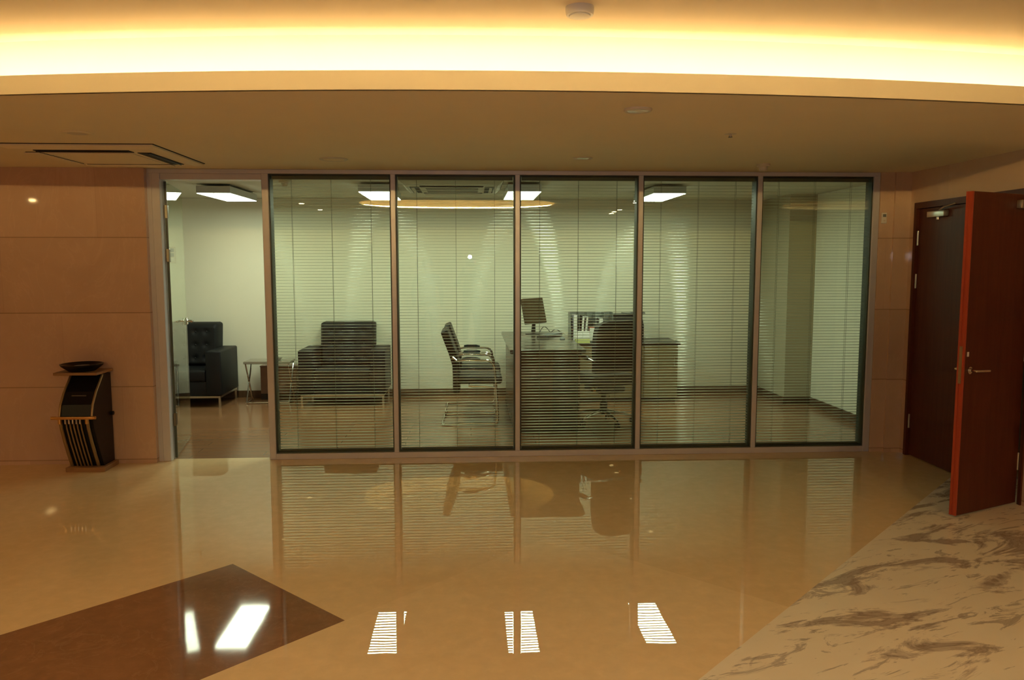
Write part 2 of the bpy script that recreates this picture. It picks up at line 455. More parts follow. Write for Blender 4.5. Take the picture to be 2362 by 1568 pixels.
# ------------------------------------------------------------------ glass partition
fr = bpy.data.objects.new('trim_1', None); C.objects.link(fr)
struct(fr, 'pinkish aluminium frame of the glass partition', 'frame')
F0, F1 = YG-.02, YG+.11
posts = [(-2.58, -2.515), (-1.70, -1.645), (-.652, -.612), (.38, .42), (1.42, 1.46), (2.44, 2.48), (3.445, 3.50)]
for x0, x1 in posts:
    b = MB(); b.box(x0, x1, F0, F1, 0 if x0 < -1 or x0 > 3.4 else .05, ZC-.035, .003, 1); b.build('mullion', M['alu'], fr)
b = MB(); b.box(-2.615, 3.50, F0, F1, ZC-.035, ZC-.001, .003, 1)
b.box(-2.615, -2.58, F0, F1, 0, ZC-.035); b.build('top_rail', M['alu'], fr)
b = MB(); b.box(-2.515, -1.70, F0+.01, F1, 2.335, ZC-.035, .003, 1); b.build('door_head', M['alu'], fr)
b = MB(); b.box(-1.645, 3.445, F0, F1, .0, .05, .003, 1); b.build('bottom_rail', M['alu'], fr)

nth = ['first', 'second', 'third', 'fourth', 'fifth']
panes = [(-1.645, -.652), (-.612, .38), (.42, 1.42), (1.46, 2.44), (2.48, 3.445)]
ZT, ZB = ZC-.035, .05
for i, (x0, x1) in enumerate(panes):
    b = MB(); b.box(x0+.004, x1-.004, YG+.012, YG+.022, ZB, ZT)
    w = struct(b.build('window_%d' % (i+1), M['glass']), '%s fixed glass pane right of the glass door' % nth[i], 'window')
    b = MB()
    g = .010
    b.box(x0, x0+g, YG-.005, YG+.10, ZB, ZT); b.box(x1-g, x1, YG-.005, YG+.10, ZB, ZT)
    b.box(x0+g, x1-g, YG-.005, YG+.10, ZB, ZB+g)
    b.box(x0+g, x1-g, YG-.005, YG+.10, ZT-g, ZT)
    b.build('gasket', M['gasket'], w)

# venetian blinds, one per pane
def slats_mb(w, zb, zt, tdeg=4.5, pitch=.0249):
    b = MB(); n = int((zt-zb)/pitch)
    wd, cam, th = .0240, .0013, .0005; tilt = math.radians(tdeg)
    prof = []
    for k in range(6):
        a = -1+2*k/5; prof.append((a*wd/2, cam*(1-a*a)))
    ring = prof+[(p[0], p[1]-th) for p in prof[::-1]]
    ct, st = math.cos(tilt), math.sin(tilt)
    t = bmesh.new()
    for i in range(n):
        z = zb+pitch*(i+.5); tl = tilt+random.uniform(-.008, .008)
        ct, st = math.cos(tl), math.sin(tl)
        A = []; B = []
        for y, h in ring:
            yy, zz = y*ct-h*st, y*st+h*ct
            A.append(t.verts.new((-w/2, yy, z+zz))); B.append(t.verts.new((w/2, yy, z+zz)))
        L = len(ring)
        for k in range(L): t.faces.new((A[k], A[(k+1) % L], B[(k+1) % L], B[k]))
        t.faces.new(A[::-1]); t.faces.new(B)
    bmesh.ops.recalc_face_normals(t, faces=t.faces)
    return b._merge(t)
bl_label = ['venetian blind in the glass panel in front of the right armchair',
            'venetian blind in the glass panel in front of the visitor chairs',
            'venetian blind in the glass panel in front of the desk and monitor',
            'venetian blind in the glass panel in front of the low cabinet',
            'venetian blind in the rightmost glass panel before the corner column']
for i, (x0, x1) in enumerate(panes):
    w = x1-x0-.034
    t = thing('venetian_blind', bl_label[i], 'blind', ((x0+x1)/2, YG+.052, 0), 0, 'venetian blinds behind the glass panels')
    b = MB(); b.box(-w/2, w/2, -.014, .014, 2.345, 2.374, .002, 1); b.build('headrail', M['rail'], t)
    slats_mb(w, .080, 2.345, (1.5, 1.5, 6.5, 8.0, 2.0)[i]).build('slats', M['slat'], t, smooth=True, sharp=False)
    b = MB(); b.box(-w/2, w/2, -.012, .012, .062, .076, .002, 1); b.build('bottom_rail', M['rail'], t)
    for k in (-.34, 0, .34):
        b = MB()
        for dy in (-.013, .013): b.tube([(k*w, dy, .07), (k*w, dy, 2.35)], .0011, 5)
        b.build('ladder_cord', M['cord'], t)

# glass door, standing open into the office
dl = math.atan2(7.68-6.66, -2.79+2.545)      # leaf direction
b = MB(); b.box(.012, .86, -.005, .005, .012, 2.325, .001, 1)
d1 = struct(b.build('door_1', M['glass_door'], loc=(-2.50, 6.655, 0), rotz=math.radians(101.5)), 'frameless glass door standing open into the office', 'door')
for z in (2.08, 1.72, .34):
    b = MB(); b.box(-.005, .055, -.013, .013, z-.055, z+.055, .003, 1); b.build('hinge', M['steel_dark'], d1)
b = MB(); b.box(.0, .012, -.010, .010, .012, 2.325); b.build('edge_seal', M['gasket'], d1)
for s, nm in ((-1, 'handle'), (1, 'handle')):
    b = MB()
    y0, y1 = (.006, .018) if s > 0 else (-.018, -.006)
    b.box(.775, .845, y0, y1, 1.085, 1.15, .003, 1)
    b.tube([(.81, s*.018, 1.12), (.81, s*.055, 1.12), (.80, s*.063, 1.12), (.70, s*.066, 1.12)], .009, 8)
    b.build(nm, M['chrome'], d1, smooth=True)

# ------------------------------------------------------------------ double wooden door on the right
b = MB()
b.box(XR-.012, XR+.16, 6.44, 6.475, 0, 2.155); b.box(XR-.012, XR+.16, 5.02, 5.05, 0, 2.155); b.box(XR-.012, XR+.16, 5.05, 6.44, 2.105, 2.155)
struct(b.build('trim_2', M['red_wood']), 'dark red casing of the double door', 'frame')
b = MB(); b.box(XR+.015, XR+.06, 5.748, 6.438, .008, 2.102, .002, 1)
d2 = struct(b.build('door_2', M['red_wood']), 'closed dark red leaf of the double door next to the stone pier', 'door')
for z in (1.86, 1.50, .30):
    b = MB(); b.tube([(XR+.008, 6.436, z-.06), (XR+.008, 6.436, z+.06)], .008, 8); b.build('hinge', M['steel'], d2, smooth=True)
b = MB(); b.box(XR-.032, XR+.014, 6.03, 6.26, 2.02, 2.07, .006, 2); k = b.build('closer', M['steel'], d2, smooth=True)
b = MB(); b.tube([(XR-.01, 6.12, 2.075), (XR-.06, 5.98, 2.09), (XR-.02, 5.90, 2.112)], .007, 8); b.lathe([(0, 0), (.012, 0), (.012, .02), (0, .02)], (XR-.02, 6.12, 2.0), 12); b.build('closer_arm', M['steel'], k, smooth=True)
# open leaf: local x from hinge to free edge, facing -y
ang = math.atan2(4.80-5.06, 3.15-3.735)
L = .655
b = MB(); b.box(.004, L-.012, -.022, .022, .012, 2.100, .002, 1)
d3 = struct(b.build('door_3', M['red_wood'], loc=(3.735, 5.075, 0), rotz=ang), 'open dark red leaf of the double door, swung into the lobby', 'door')
b = MB(); b.box(L-.012, L, -.022, -.006, .012, 2.10); b.box(L-.012, L, .006, .022, .012, 2.10); b.box(L-.012, L-.004, -.006, .006, .012, 2.10); b.build('edge_strip', M['red_edge'], d3)
for z in (1.86, 1.05, .30):
    b = MB(); b.tube([(.0, .022, z-.06), (.0, .022, z+.06)], .008, 8); b.build('hinge', M['steel'], d3, smooth=True)
b = MB(); b.box(L-.003, L+.002, -.010, .010, .88, 1.12); b.build('lock_plate', M['brass_dull'], d3)
b = MB(); b.box(L-.045, L-.027, .022, .026, 1.055, 1.085, .001, 1); b.build('key_plate', M['white_plastic'], d3)
for s in (1, -1):
    b = MB(); b.lathe([(0, 0), (.024, 0), (.024, .008), (0, .008)], (L-.06, s*.022, .965), 16, rx(-s*PI/2))
    b.tube([(L-.06, s*.026, .965), (L-.06, s*.068, .965), (L-.07, s*.075, .965), (L-.19, s*.075, .960)], .0085, 8); b.build('handle', M['chrome'], d3, smooth=True)
b = MB(); b.box(.03, .20, .022, .062, 2.005, 2.060, .006, 2); k = b.build('closer', M['steel'], d3, smooth=True)
b = MB(); b.tube([(.10, .045, 2.06), (.10, .045, 2.075), (.02, .16, 2.085), (-.02, .06, 2.095)], .007, 8); b.lathe([(0, 0), (.012, 0), (.012, .02), (0, .02)], (.10, .045, 1.99), 12); b.build('closer_arm', M['steel'], k, smooth=True)

# ------------------------------------------------------------------ ceiling fittings
def cassette(label, loc, w, dark, z, matname, drop=.03):
    t = thing('air_conditioner', label, 'air conditioner', (loc[0], loc[1], z))
    h = w/2
    b = MB(); b.box(-h-.008, h+.008, -h-.008, h+.008, -.004, -.0005); b.build('shadow_line', M['dark'], t)  # thin dark plate painted in as the shadow line around the panel
    b = MB(); q = bmesh.new(); rings = []
    for g, zz in ((0, -.0045), (0, -.014), (.05, -drop), (.5*w-.001, -drop)):
        rings.append([q.verts.new((sx*(h-g), sy*(h-g), zz)) for sx, sy in ((-1, -1), (1, -1), (1, 1), (-1, 1))])
    for A, B in zip(rings, rings[1:]):
        for k in range(4): q.faces.new((A[k], A[(k+1) % 4], B[(k+1) % 4], B[k]))
    q.faces.new(rings[-1]); q.faces.new(rings[0][::-1])
    bmesh.ops.recalc_face_normals(q, faces=q.faces); b._merge(q)
    b.build('face_panel', M[matname], t)
    g = w*.28
    b = MB(); b.box(-g, g, -g, g, -drop-.006, -drop-.0005, .002, 1)
    gr = b.build('intake_grille', M[matname], t)
    if not dark:
        for k in range(4):
            b = MB(); b.box(-g+.02, g-.02, -g+.03+k*.125, -g+.075+k*.125, -drop-.008, -drop-.006); b.build('grille_gap', M['dark'], gr)
    for k in range(4):
        b = MB(); b.box(-w*.31, w*.31, -h+w*.085, -h+w*.175, -drop-.004, -drop+.001); s = b.build('vent_slot', M['dark'], t); s.rotation_euler = (0, 0, k*PI/2)
        shut = dark and k > 1
        b = MB(); b.box(-w*(.315 if shut else .30), w*(.315 if shut else .30), -h+w*(.08 if shut else .10), -h+w*(.18 if shut else .112 if dark else .13), -drop-.010, -drop-.0045, rot=rx(math.radians(0 if shut else 14 if dark else 25))); b.build('louvre', M['black'] if dark and not shut else M[matname], s)
    return t
cassette('ceiling air conditioner cassette above the left stone wall', (-2.53, 5.74), .98, True, ZC, 'plaster')
cassette('ceiling air conditioner cassette inside the office above the visitor chairs', (-.17, 7.95), .98, False, ZO, 'office_ceiling', .055)

def disc(name, label, cat, loc, r, h, mat, z=ZC, grp=None):
    t = thing(name, label, cat, (loc[0], loc[1], z), 0, grp)
    b = MB(); b.lathe([(0, 0), (r, 0), (r, -h*.5), (r*.93, -h), (r*.75, -h), (r*.72, -h*.8), (0, -h*.8)], (0, 0, 0), 32); b.build('ring', mat, t, smooth=True)
    return t
t = disc('smoke_detector', 'round smoke detector on the upper ceiling near the top edge', 'smoke detector', (.48, 3.47), .062, .035, M['white_plastic'], ZU)
b = MB(); b.lathe([(.045, -.028), (.045, -.04), (.03, -.044), (0, -.044)], n=24); b.build('sensor_cap', M['white_plastic'], t, smooth=True)
t = disc('downlight', 'unlit round downlight in the dropped ceiling near the curved cove', 'light', (.845, 3.97), .072, .012, M['grey_disc'])
b = MB(); b.lathe([(.056, -.0095), (.052, -.0105), (0, -.0105)], n=24); b.build('lens', M['down_off'], t, smooth=True)
t = disc('ceiling_speaker', 'round ceiling speaker disc near the air conditioner on the left', 'speaker', (-2.31, 4.84), .085, .006, M['plaster'])
b = MB(); b.lathe([(.066, -.004), (.04, -.006), (0, -.0065)], n=24); b.build('mesh_cover', M['grey_disc'], t, smooth=True)
t = disc('ceiling_speaker', 'round ceiling speaker disc above the first blind', 'speaker', (-1.0, 5.93), .105, .008, M['grey_disc'])
b = MB(); b.lathe([(.085, -.006), (.05, -.008), (0, -.0085)], n=24); b.build('mesh_cover', M['plaster'], t, smooth=True)
t = disc('downlight', 'unlit round downlight just above the middle glass panel', 'light', (.83, 5.78), .072, .008, M['grey_disc'])
b = MB(); b.lathe([(.052, -.006), (.03, -.007), (0, -.007)], n=24); b.build('lens', M['down_off'], t, smooth=True)
t = thing('ceiling_sprinkler', 'small sprinkler head on the dropped ceiling to the right', 'sprinkler', (1.56, 4.69, ZC+.004))
b = MB(); b.lathe([(0, .002), (.04, .002), (.036, -.005), (.008, -.006), (.007, -.02), (0, -.02)], n=20); b.build('escutcheon', M['grey_disc'], t, smooth=True)
b = MB(); b.lathe([(0, -.022), (.013, -.022), (.013, -.024), (0, -.024)], n=16); b.box(-.009, -.006, -.001, .001, -.022, -.014); b.box(.006, .009, -.001, .001, -.022, -.014); b.build('deflector', M['steel_dark'], t)
t = thing('smoke_detector', 'small beige detector hanging from the ceiling above the fourth blind', 'smoke detector', (2.29, 6.08, ZC))
b = MB(); b.lathe([(0, 0), (.052, 0), (.052, -.015), (.046, -.02), (0, -.02)], n=24); b.build('mounting_ring', M['grey_disc'], t, smooth=True)
b = MB(); b.lathe([(.034, -.02), (.030, -.05), (.022, -.056), (0, -.056)], n=24); b.build('sensor_cap', M['grey_disc'], t, smooth=True)
t = thing('smoke_detector', 'beige detector on the office ceiling behind the first blind', 'smoke detector', (-1.76, 7.66, ZO))
b = MB(); b.lathe([(0, 0), (.055, 0), (.055, -.018), (.05, -.022), (0, -.022)], n=24); b.build('mounting_ring', M['grey_disc'], t, smooth=True)
b = MB(); b.lathe([(.036, -.022), (.026, -.05), (.018, -.055), (0, -.055)], n=24); b.build('sensor_cap', M['grey_disc'], t, smooth=True)

# lit downlights behind the viewpoint (they light the lobby and show as sparks in glass and floor)
t0 = disc('downlight', 'lit warm downlight seen reflected near the left blind', 'light', (-3.05, -1.33), .065, .010, M['steel'], ZU, 'lit downlights')
b = MB(); b.lathe([(.05, -.006), (.046, -.0105), (0, -.0105)], n=20); b.build('lens', M['down'], t0, smooth=True)
for x, y, z, lb in [(-3.03, -3.0, ZU, 'lit downlight at the far end of the left row'), (-3.03, .9, ZU, 'lit downlight at the near end of the left row'),
                    (3.0, -.93, ZU, 'lit downlight in the middle of the right row'), (2.94, .87, ZU, 'lit downlight at the near end of the right row'),
                    (3.06, -2.76, ZU, 'lit downlight third from the near end of the right row'), (3.06, -3.35, ZU, 'lit downlight fourth from the near end of the right row'), (3.1, -3.9, ZU, 'lit downlight at the far end of the right row'),
                    (-7.5, -.95, ZU, 'lit downlight alone at the far left of the lobby'),
                    (-1.74, -1.5, 3.02, 'lit downlight at the left end of the oval recess'), (-1.25, -2.2, 3.02, 'lit downlight at the left rear of the oval recess'),
                    (-.16, -2.6, 3.02, 'lit downlight at the rear of the oval recess'), (1.33, -1.2, 3.02, 'lit downlight at the right end of the oval recess'),
                    (-5.6, 1.6, ZU, 'lit downlight left of the left row')]:
    c = copy_tree(t0); c.location = (x, y, z); c['label'] = lb

# suspended office light panels
def lamp(x, y, label):
    t = thing('pendant_light_panel', label, 'light', (x, y, ZO), 0, 'light panels under the office ceiling')
    w, l = .166, .49
    b = MB(); z1, z0 = -.022, -.097
    b.box(-w, w, -l, l, z0+.004, z1, .004, 1); b.build('housing', M['lamp_body'], t)
    b = MB(); b.box(-w+.006, w-.006, -l+.006, l-.006, z0, z0+.003); b.build('diffuser', M['panel'], t)
    for sx in (-1, 1):
        for sy in (-1, 1):
            b = MB(); b.tube([(sx*(w-.02), sy*(l-.1), z1), (sx*(w-.02), sy*(l-.1), -.002)], .003, 6)
            b.lathe([(0, 0), (.012, 0), (.012, -.006), (0, -.006)], (sx*(w-.02), sy*(l-.1), 0), 12); b.build('hanger', M['chrome'], t)
    return t
lamp(-2.53, 8.46, 'lit grey light panel seen through the open glass door')
lamp(-.915, 8.24, 'lit grey light panel behind the top of the second mullion')
lamp(.535, 8.16, 'lit grey light panel behind the mullion above the desk')
lamp(2.0, 8.30, 'lit grey light panel above the low cabinet')

# ------------------------------------------------------------------ armchairs
def armchair(label, x, y):
    t = thing('armchair', label, 'armchair', (x, y, 0), 0, 'black tufted armchairs')
    W = .50; A = .175; D = .68
    b = MB(); b.box(-W+.01, W-.01, .03, D-.02, .135, .30, .012, 2); b.build('base', M['leather'], t, smooth=True)
    for s in (-1, 1):
        x0, x1 = (W-A, W) if s > 0 else (-W, -W+A)
        b = MB(); b.box(x0, x1, 0, D-.02, .14, .655, .018, 3); b.build('arm', M['leather'], t, smooth=True)
    b = MB(); b.box(-W+A, W-A, D-.16, D, .14, .66, .02, 3); b.build('back_frame', M['leather'], t, smooth=True)
    # seat cushion
    b = MB(); b.box(-W+A+.003, W-A-.003, .015, D-.17, .30, .435, .03, 4); b.build('seat_cushion', M['leather'], t, smooth=True)
    # tufted back cushion: grid with dimples
    q = bmesh.new(); nx, nz = 40, 40; w2 = .325; z0, z1 = .42, .945
    def dim(u, v):
        d = 0
        for bu in (-.6, -.2, .2, .6):
            for bv in (.2, .5, .8):
                d += .020*math.exp(-(((u-bu)*w2)**2+((v-bv)*(z1-z0))**2)/(.035**2))
        return d
    rows = []
    for j in range(nz+1):
        v = j/nz; r = []
        for i in range(nx+1):
            u = -1+2*i/nx
            e = min(1, (1-abs(u))*9)*min(1, min(v*9, (1-v)*9)); bul = .06*(math.sin(min(1, e)*PI/2))
            lean = .07*v
            cu = u*w2
            zz = z0+(z1-z0)*v
            if v > .93 and abs(u) > .9: cu = math.copysign(w2*(.9+.1*(1-((v-.93)/.07)**2)**.5*((abs(u)-.9)/.1)), u)
            r.append(q.verts.new((cu, D-.20-bul+dim(u, v)+lean-.01, zz)))
        rows.append(r)
    for j in range(nz):
        for i in range(nx): q.faces.new((rows[j][i], rows[j][i+1], rows[j+1][i+1], rows[j+1][i]))
    ext = bmesh.ops.extrude_face_region(q, geom=q.faces[:])
    for vv in [g for g in ext['geom'] if isinstance(g, bmesh.types.BMVert)]: vv.co.y = D-.05+.07*(vv.co.z-z0)/(z1-z0)
    bmesh.ops.recalc_face_normals(q, faces=q.faces)
    b = MB(); b._merge(q); bc = b.build('back_cushion', M['leather'], t, smooth=True)
    for bu in (-.6, -.2, .2, .6):
        for bv in (.2, .5, .8):
            b = MB(); v = bv; yy = D-.20-.06+.020+.07*v-.012
            b.lathe([(0, .006), (.008, .004), (.011, 0), (.011, -.004)], (bu*w2, yy, z0+(z1-z0)*v), 10, rx(PI/2)); b.build('button', M['black'], bc, smooth=True)
    # steel frame
    b = MB()
    b.box(-W+.02, W-.02, .012, .034, .112, .134); b.box(-W+.02, W-.02, D-.045, D-.023, .112, .134)
    b.box(-W+.02, -W+.042, .034, D-.045, .112, .134); b.box(W-.042, W-.02, .034, D-.045, .112, .134); b.build('leg_frame', M['steel'], t)
    for sx in (-1, 1):
        for yy in (.012, D-.045):
            x0 = W-.042 if sx > 0 else -W+.02
            b = MB(); b.box(x0, x0+.022, yy, yy+.022, 0, .112); b.build('leg', M['steel'], t)
    return t
armchair('black tufted leather armchair seen through the open glass door', -3.36, 9.05)
armchair('black tufted leather armchair behind the first blind, right of the side table', -1.49, 9.06)

# ------------------------------------------------------------------ side table with things
t = thing('side_table', 'low side table with crossed metal legs between the two armchairs', 'table', (-2.40, 9.42, 0))
b = MB(); b.box(-.27, .27, -.15, .15, .475, .505, .004, 1); b.build('tabletop', M['table_top'], t)
for s in (-1, 1):
    for k in (-1, 1):
        b = MB(); b.tube([(s*.25, k*.13, .475), (s*.25, -k*.13, .012)], .009, 8); b.build('leg', M['chrome'], t, smooth=True)
    b = MB(); b.tube([(s*.25, -.15, .010), (s*.25, .15, .010)], .009, 8); b.build('foot_bar', M['chrome'], t, smooth=True)
b = MB(); b.tube([(-.25, -.13, .010), (.25, -.13, .010)], .008, 8); b.build('cross_bar', M['chrome'], t, smooth=True)
t = thing('ashtray', 'small glass ashtray on the low side table', 'ashtray', (-2.33, 9.43, .505))
b = MB(); b.lathe([(0, 0), (.055, 0), (.075, .03), (.067, .03), (.05, .012), (0, .010)], n=28); b.build('bowl', M['chrome'], t, smooth=True)
for k in range(3):
    b = MB(); b.tube([(.05*math.cos(k*2.1), .05*math.sin(k*2.1), .031), (.08*math.cos(k*2.1), .08*math.sin(k*2.1), .031)], .006, 8); b.build('cigarette_rest', M['chrome'], t, smooth=True)
t = thing('storage_box', 'brown box standing on the floor behind the side table', 'box', (-2.34, 9.665, 0))
b = MB(); b.box(-.22, .22, -.07, .07, 0, .07); b.build('plinth', M['black'], t)
b = MB(); b.box(-.22, .22, -.075, .075, .07, .40, .004, 1); b.build('carcass', M['box_brown'], t)
b = MB(); b.box(-.225, .225, -.078, .078, .40, .415, .003, 1); b.build('lid', M['box_brown'], t)

# ------------------------------------------------------------------ visitor chairs (face +x)
def visitor(label, x, y, rot=0):
    t = thing('visitor_chair', label, 'chair', (x, y, 0), rot, 'cantilever visitor chairs at the desk')
    hw = .27
    # back + upholstery in side profile
    prof_c = [(-.13, .33), (-.13, .50), (-.135, .62), (-.17, .74), (-.215, .86), (-.255, .97)]
    def ribbon(pts, th):
        L_, R_ = [], []
        for i, p in enumerate(pts):
            a = pts[max(0, i-1)]; c = pts[min(len(pts)-1, i+1)]
            dx, dz = c[0]-a[0], c[1]-a[1]; l = math.hypot(dx, dz); nx, nz = -dz/l, dx/l
            L_.append((p[0]+nx*th/2, p[1]+nz*th/2)); R_.append((p[0]-nx*th/2, p[1]-nz*th/2))
        return L_+R_[::-1]
    b = MB(); b.prism(ribbon(prof_c, .075), -hw+.045, hw-.045, 'y'); 
    o = b.build('backrest', M['leather_c'], t)
    m = o.modifiers.new('bev', 'BEVEL'); m.width = .018; m.segments = 3; m.angle_limit = math.radians(50); m.limit_method = 'ANGLE'
    b = MB(); b.box(-.12, .34, -hw+.045, hw-.045, .42, .505, .028, 4); b.build('seat', M['leather_c'], t, smooth=True)
    for s in (-1, 1):
        yy = s*hw
        pts = [(-.12, yy, .665)]+[(-.05, yy, .675), (.12, yy, .67)]
        pts += arc((.155, .585), .085, 90, 5, 6, lambda a, c: (a+.02, yy, c))
        pts += [(.275, yy, .40), (.292, yy, .10)]
        pts += arc((.25, .055), .04, 10, -90, 5, lambda a, c: (a, yy, c))
        pts += [(0, yy, .024), (-.25, yy, .012)]
        b = MB(); b.tube(pts, .0125, 10); b.build('side_frame', M['chrome'], t, smooth=True)
        b = MB(); b.tube([(-.07, yy, .688), (-.02, yy, .692), (.07, yy, .690), (.115, yy, .684)], [.012, .017, .017, .010], 10); b.build('arm_pad', M['leather_c'], t, smooth=True)
    b = MB(); b.tube([(-.25, -hw, .012), (-.275, -hw+.02, .012), (-.275, hw-.02, .012), (-.25, hw, .012)], .0125, 10); b.build('floor_bar', M['chrome'], t, smooth=True)
    b = MB(); b.tube([(.29, -hw, .22), (.29, hw, .22)], .010, 8); b.build('front_bar', M['chrome'], t, smooth=True)
    b = MB(); b.tube([(.28, -hw, .39), (.0, -hw+.02, .405), (.0, hw-.02, .405), (.28, hw, .39)], .010, 8); b.build('seat_bar', M['chrome'], t, smooth=True)
    b = MB(); b.tube([(-.12, -hw, .665), (-.165, -hw+.02, .70), (-.165, hw-.02, .70), (-.12, hw, .665)], .010, 8); b.build('back_bar', M['chrome'], t, smooth=True)
    return t
visitor('nearer black leather cantilever chair with chrome arms facing the desk', -.015, 8.16)
visitor('farther black leather cantilever chair, partly hidden behind the nearer one', -.005, 8.86)

# ------------------------------------------------------------------ desk
t = thing('desk', 'long dark executive desk behind the third blind', 'desk', (.74, 8.45, 0))
b = MB()
pl = [(-.36, -1.0), (-.30, -1.03), (.33, -1.03), (.38, -.98), (.38, 1.05), (-.36, 1.05)]
b.prism(pl, .785, .825); o = b.build('tabletop', M['desk_top'], t)
m = o.modifiers.new('bev', 'BEVEL'); m.width = .008; m.segments = 2; m.limit_method = 'ANGLE'
b = MB(); b.box(-.31, .06, -.93, -.89, .04, .785); b.build('end_panel', M['desk_wood'], t)
b = MB(); b.box(-.31, .06, -.935, -.885, 0, .04); b.box(-.315, -.275, -.89, 1.0, 0, .04); b.build('plinth', M['desk_black'], t)
b = MB(); b.box(-.31, -.28, -.89, 1.0, .04, .785); b.build('modesty_panel', M['desk_wood'], t)
b = MB(); b.box(-.31, .30, .96, 1.0, 0, .785); b.build('end_panel', M['desk_wood'], t)
b = MB(); b.box(.06, .315, -.91, -.42, .0, .785, .003, 1); p = b.build('pedestal', M['desk_black'], t)
for k in range(3):
    b = MB(); b.box(.315, .333, -.905, -.425, .06+k*.24, .285+k*.24, .003, 1); dr = b.build('drawer', M['desk_wood'], p)
    b = MB(); b.tube([(.333, -.72, .20+k*.24), (.352, -.71, .20+k*.24), (.352, -.62, .20+k*.24), (.333, -.61, .20+k*.24)], .005, 8); b.build('drawer_handle', M['chrome'], dr, smooth=True)
ZD = .825
# monitor: faces the occupant (+x) and a bit to the lobby
t = thing('monitor', 'dark computer monitor tilted on the far end of the desk', 'monitor', (.765, 9.10, ZD), math.radians(47))
tilt = rx(math.radians(-13))
b = MB(); b.box(-.185, .185, -.028, .018, .125, .425, .006, 2, rot=tilt, about=(0, 0, .12)); b.build('casing', M['screen'], t)
b = MB(); b.box(-.168, .168, -.0295, -.0275, .145, .405, rot=tilt, about=(0, 0, .12)); b.build('screen', M['screen'], t)
b = MB(); b.tube([(0, .035, .012), (0, .03, .10), (0, .02, .22)], [.028, .022, .02], 10); b.build('neck', M['black'], t, smooth=True)
b = MB(); b.lathe([(0, 0), (.105, 0), (.105, .008), (.06, .016), (0, .018)], (0, .02, 0), 28); b.build('foot', M['black'], t, smooth=True)
t = thing('keyboard', 'blue grey keyboard on the desk in front of the monitor', 'keyboard', (.90, 8.80, ZD), math.radians(62))
b = MB(); b.box(-.21, .21, -.075, .075, 0, .022, .006, 2); b.build('case', M['black'], t)
b = MB()
for r in range(5):
    for k in range(15): b.box(-.198+k*.0265, -.198+k*.0265+.022, -.063+r*.026, -.063+r*.026+.021, .022, .031, .002, 1)
b.build('keys', M['kb'], t)
b = MB()
pts = []
for k in range(40):
    a = k/39; pts.append((.83+.26*a, 9.30-.12*a+.04*math.sin(a*7), ZD+.006+.075*abs(math.sin(a*6.5))*(1-a*.6)))
b.tube(pts, .0045, 8); tag(b.build('cable', M['black'], smooth=True), 'black looping computer cable on the desk beside the monitor', 'cable')
t = thing('mouse', 'small dark mouse on the desk near the keyboard', 'mouse', (1.01, 8.50, ZD))
b = MB(); b.lathe([(0, .03), (.018, .026), (.028, .012), (.03, 0), (0, 0)], n=20); o = b.build('shell', M['kb'], t, smooth=True); o.scale = (1, 1.6, 1)

# ------------------------------------------------------------------ low cabinet with things
t = thing('low_cabinet', 'olive brown low cabinet with dark top against the back wall', 'cabinet', (1.86, 9.42, 0))
b = MB(); b.box(-.62, .62, -.25, .29, .05, .685); p = b.build('carcass', M['cred'], t)
b = MB(); b.box(-.60, .60, -.23, .27, 0, .05); b.build('plinth', M['desk_black'], t)
b = MB(); b.box(-.645, .645, -.275, .30, .685, .715, .004, 1); b.build('top', M['desk_black'], t)
for k in range(3):
    x0 = -.615+k*.412
    b = MB(); b.box(x0+.003, x0+.405, -.268, -.25, .055, .68, .002, 1); d = b.build('door', M['cred'], t)
    b = MB(); b.tube([(x0+.36, -.268, .55), (x0+.36, -.288, .545), (x0+.36, -.288, .43), (x0+.36, -.268, .425)], .005, 8); b.build('handle', M['chrome'], d, smooth=True)
ZK = .715
t = thing('file_rack', 'smoky grey plastic file rack on the low cabinet behind the office chair', 'file rack', (1.46, 9.38, ZK))
b = MB(); b.box(-.26, .26, -.13, .14, 0, .012); b.box(-.26, .26, .128, .14, .012, .35); b.build('body', M['grey_plastic'], t)
for k in range(6):
    x = -.258+k*.1025
    b = MB(); b.prism([(-.13, .012), (.128, .012), (.128, .35), (-.06, .35), (-.13, .12)], x-.003, x+.003, 'x'); b.build('divider', M['grey_plastic'], t)
def folder(name, label, cat, x, w, h, mat, lean=0, grp='papers in the grey file rack'):
    t = thing(name, label, cat, (1.46+x, 9.36, ZK+.012), 0, grp)
    b = MB(); b.box(-w/2, w/2, -.10, .10, 0, h, .002, 1, rot=ry(lean), about=(0, 0, 0)); b.build('cover', mat, t)
    b = MB(); b.box(-w/2+.003, w/2-.003, -.103, -.10, .004, h-.004, rot=ry(lean), about=(0, 0, 0)); b.build('pages', M['paper'], t)
folder('folder', 'lilac white folder standing at the left in the grey file rack', 'folder', -.207, .045, .31, M['lilac_paper'], .02)
folder('folder', 'black folder standing between pale papers in the grey file rack', 'folder', -.125, .03, .30, M['black'], .06)
folder('folder', 'pale folder leaning right of the black folder in the grey file rack', 'folder', -.088, .022, .29, M['paper'], .10)
folder('booklet', 'red booklet lying low in the middle of the grey file rack', 'booklet', 0.0, .07, .16, M['red_paper'], 0)
folder('folder', 'grey folder at the right of the grey file rack', 'folder', .10, .05, .27, M['grey_plastic'], .02)
t = thing('desk_calendar', 'white two-page desk calendar on a yellow green stand on the low cabinet', 'calendar', (1.33, 9.19, ZK))
b = MB(); b.prism([(-.05, 0), (.05, 0), (.045, .035), (-.03, .045)], -.085, .085, 'x'); b.build('stand', M['green'], t)
for s in (-1, 1):
    x0, x1 = (-.083, -.003) if s < 0 else (.003, .083)
    b = MB(); b.box(x0, x1, -.03, -.02, .045, .14, .002, 1, rot=rx(math.radians(-12)), about=(0, -.02, .045)); b.build('page_block', M['paper'], t)
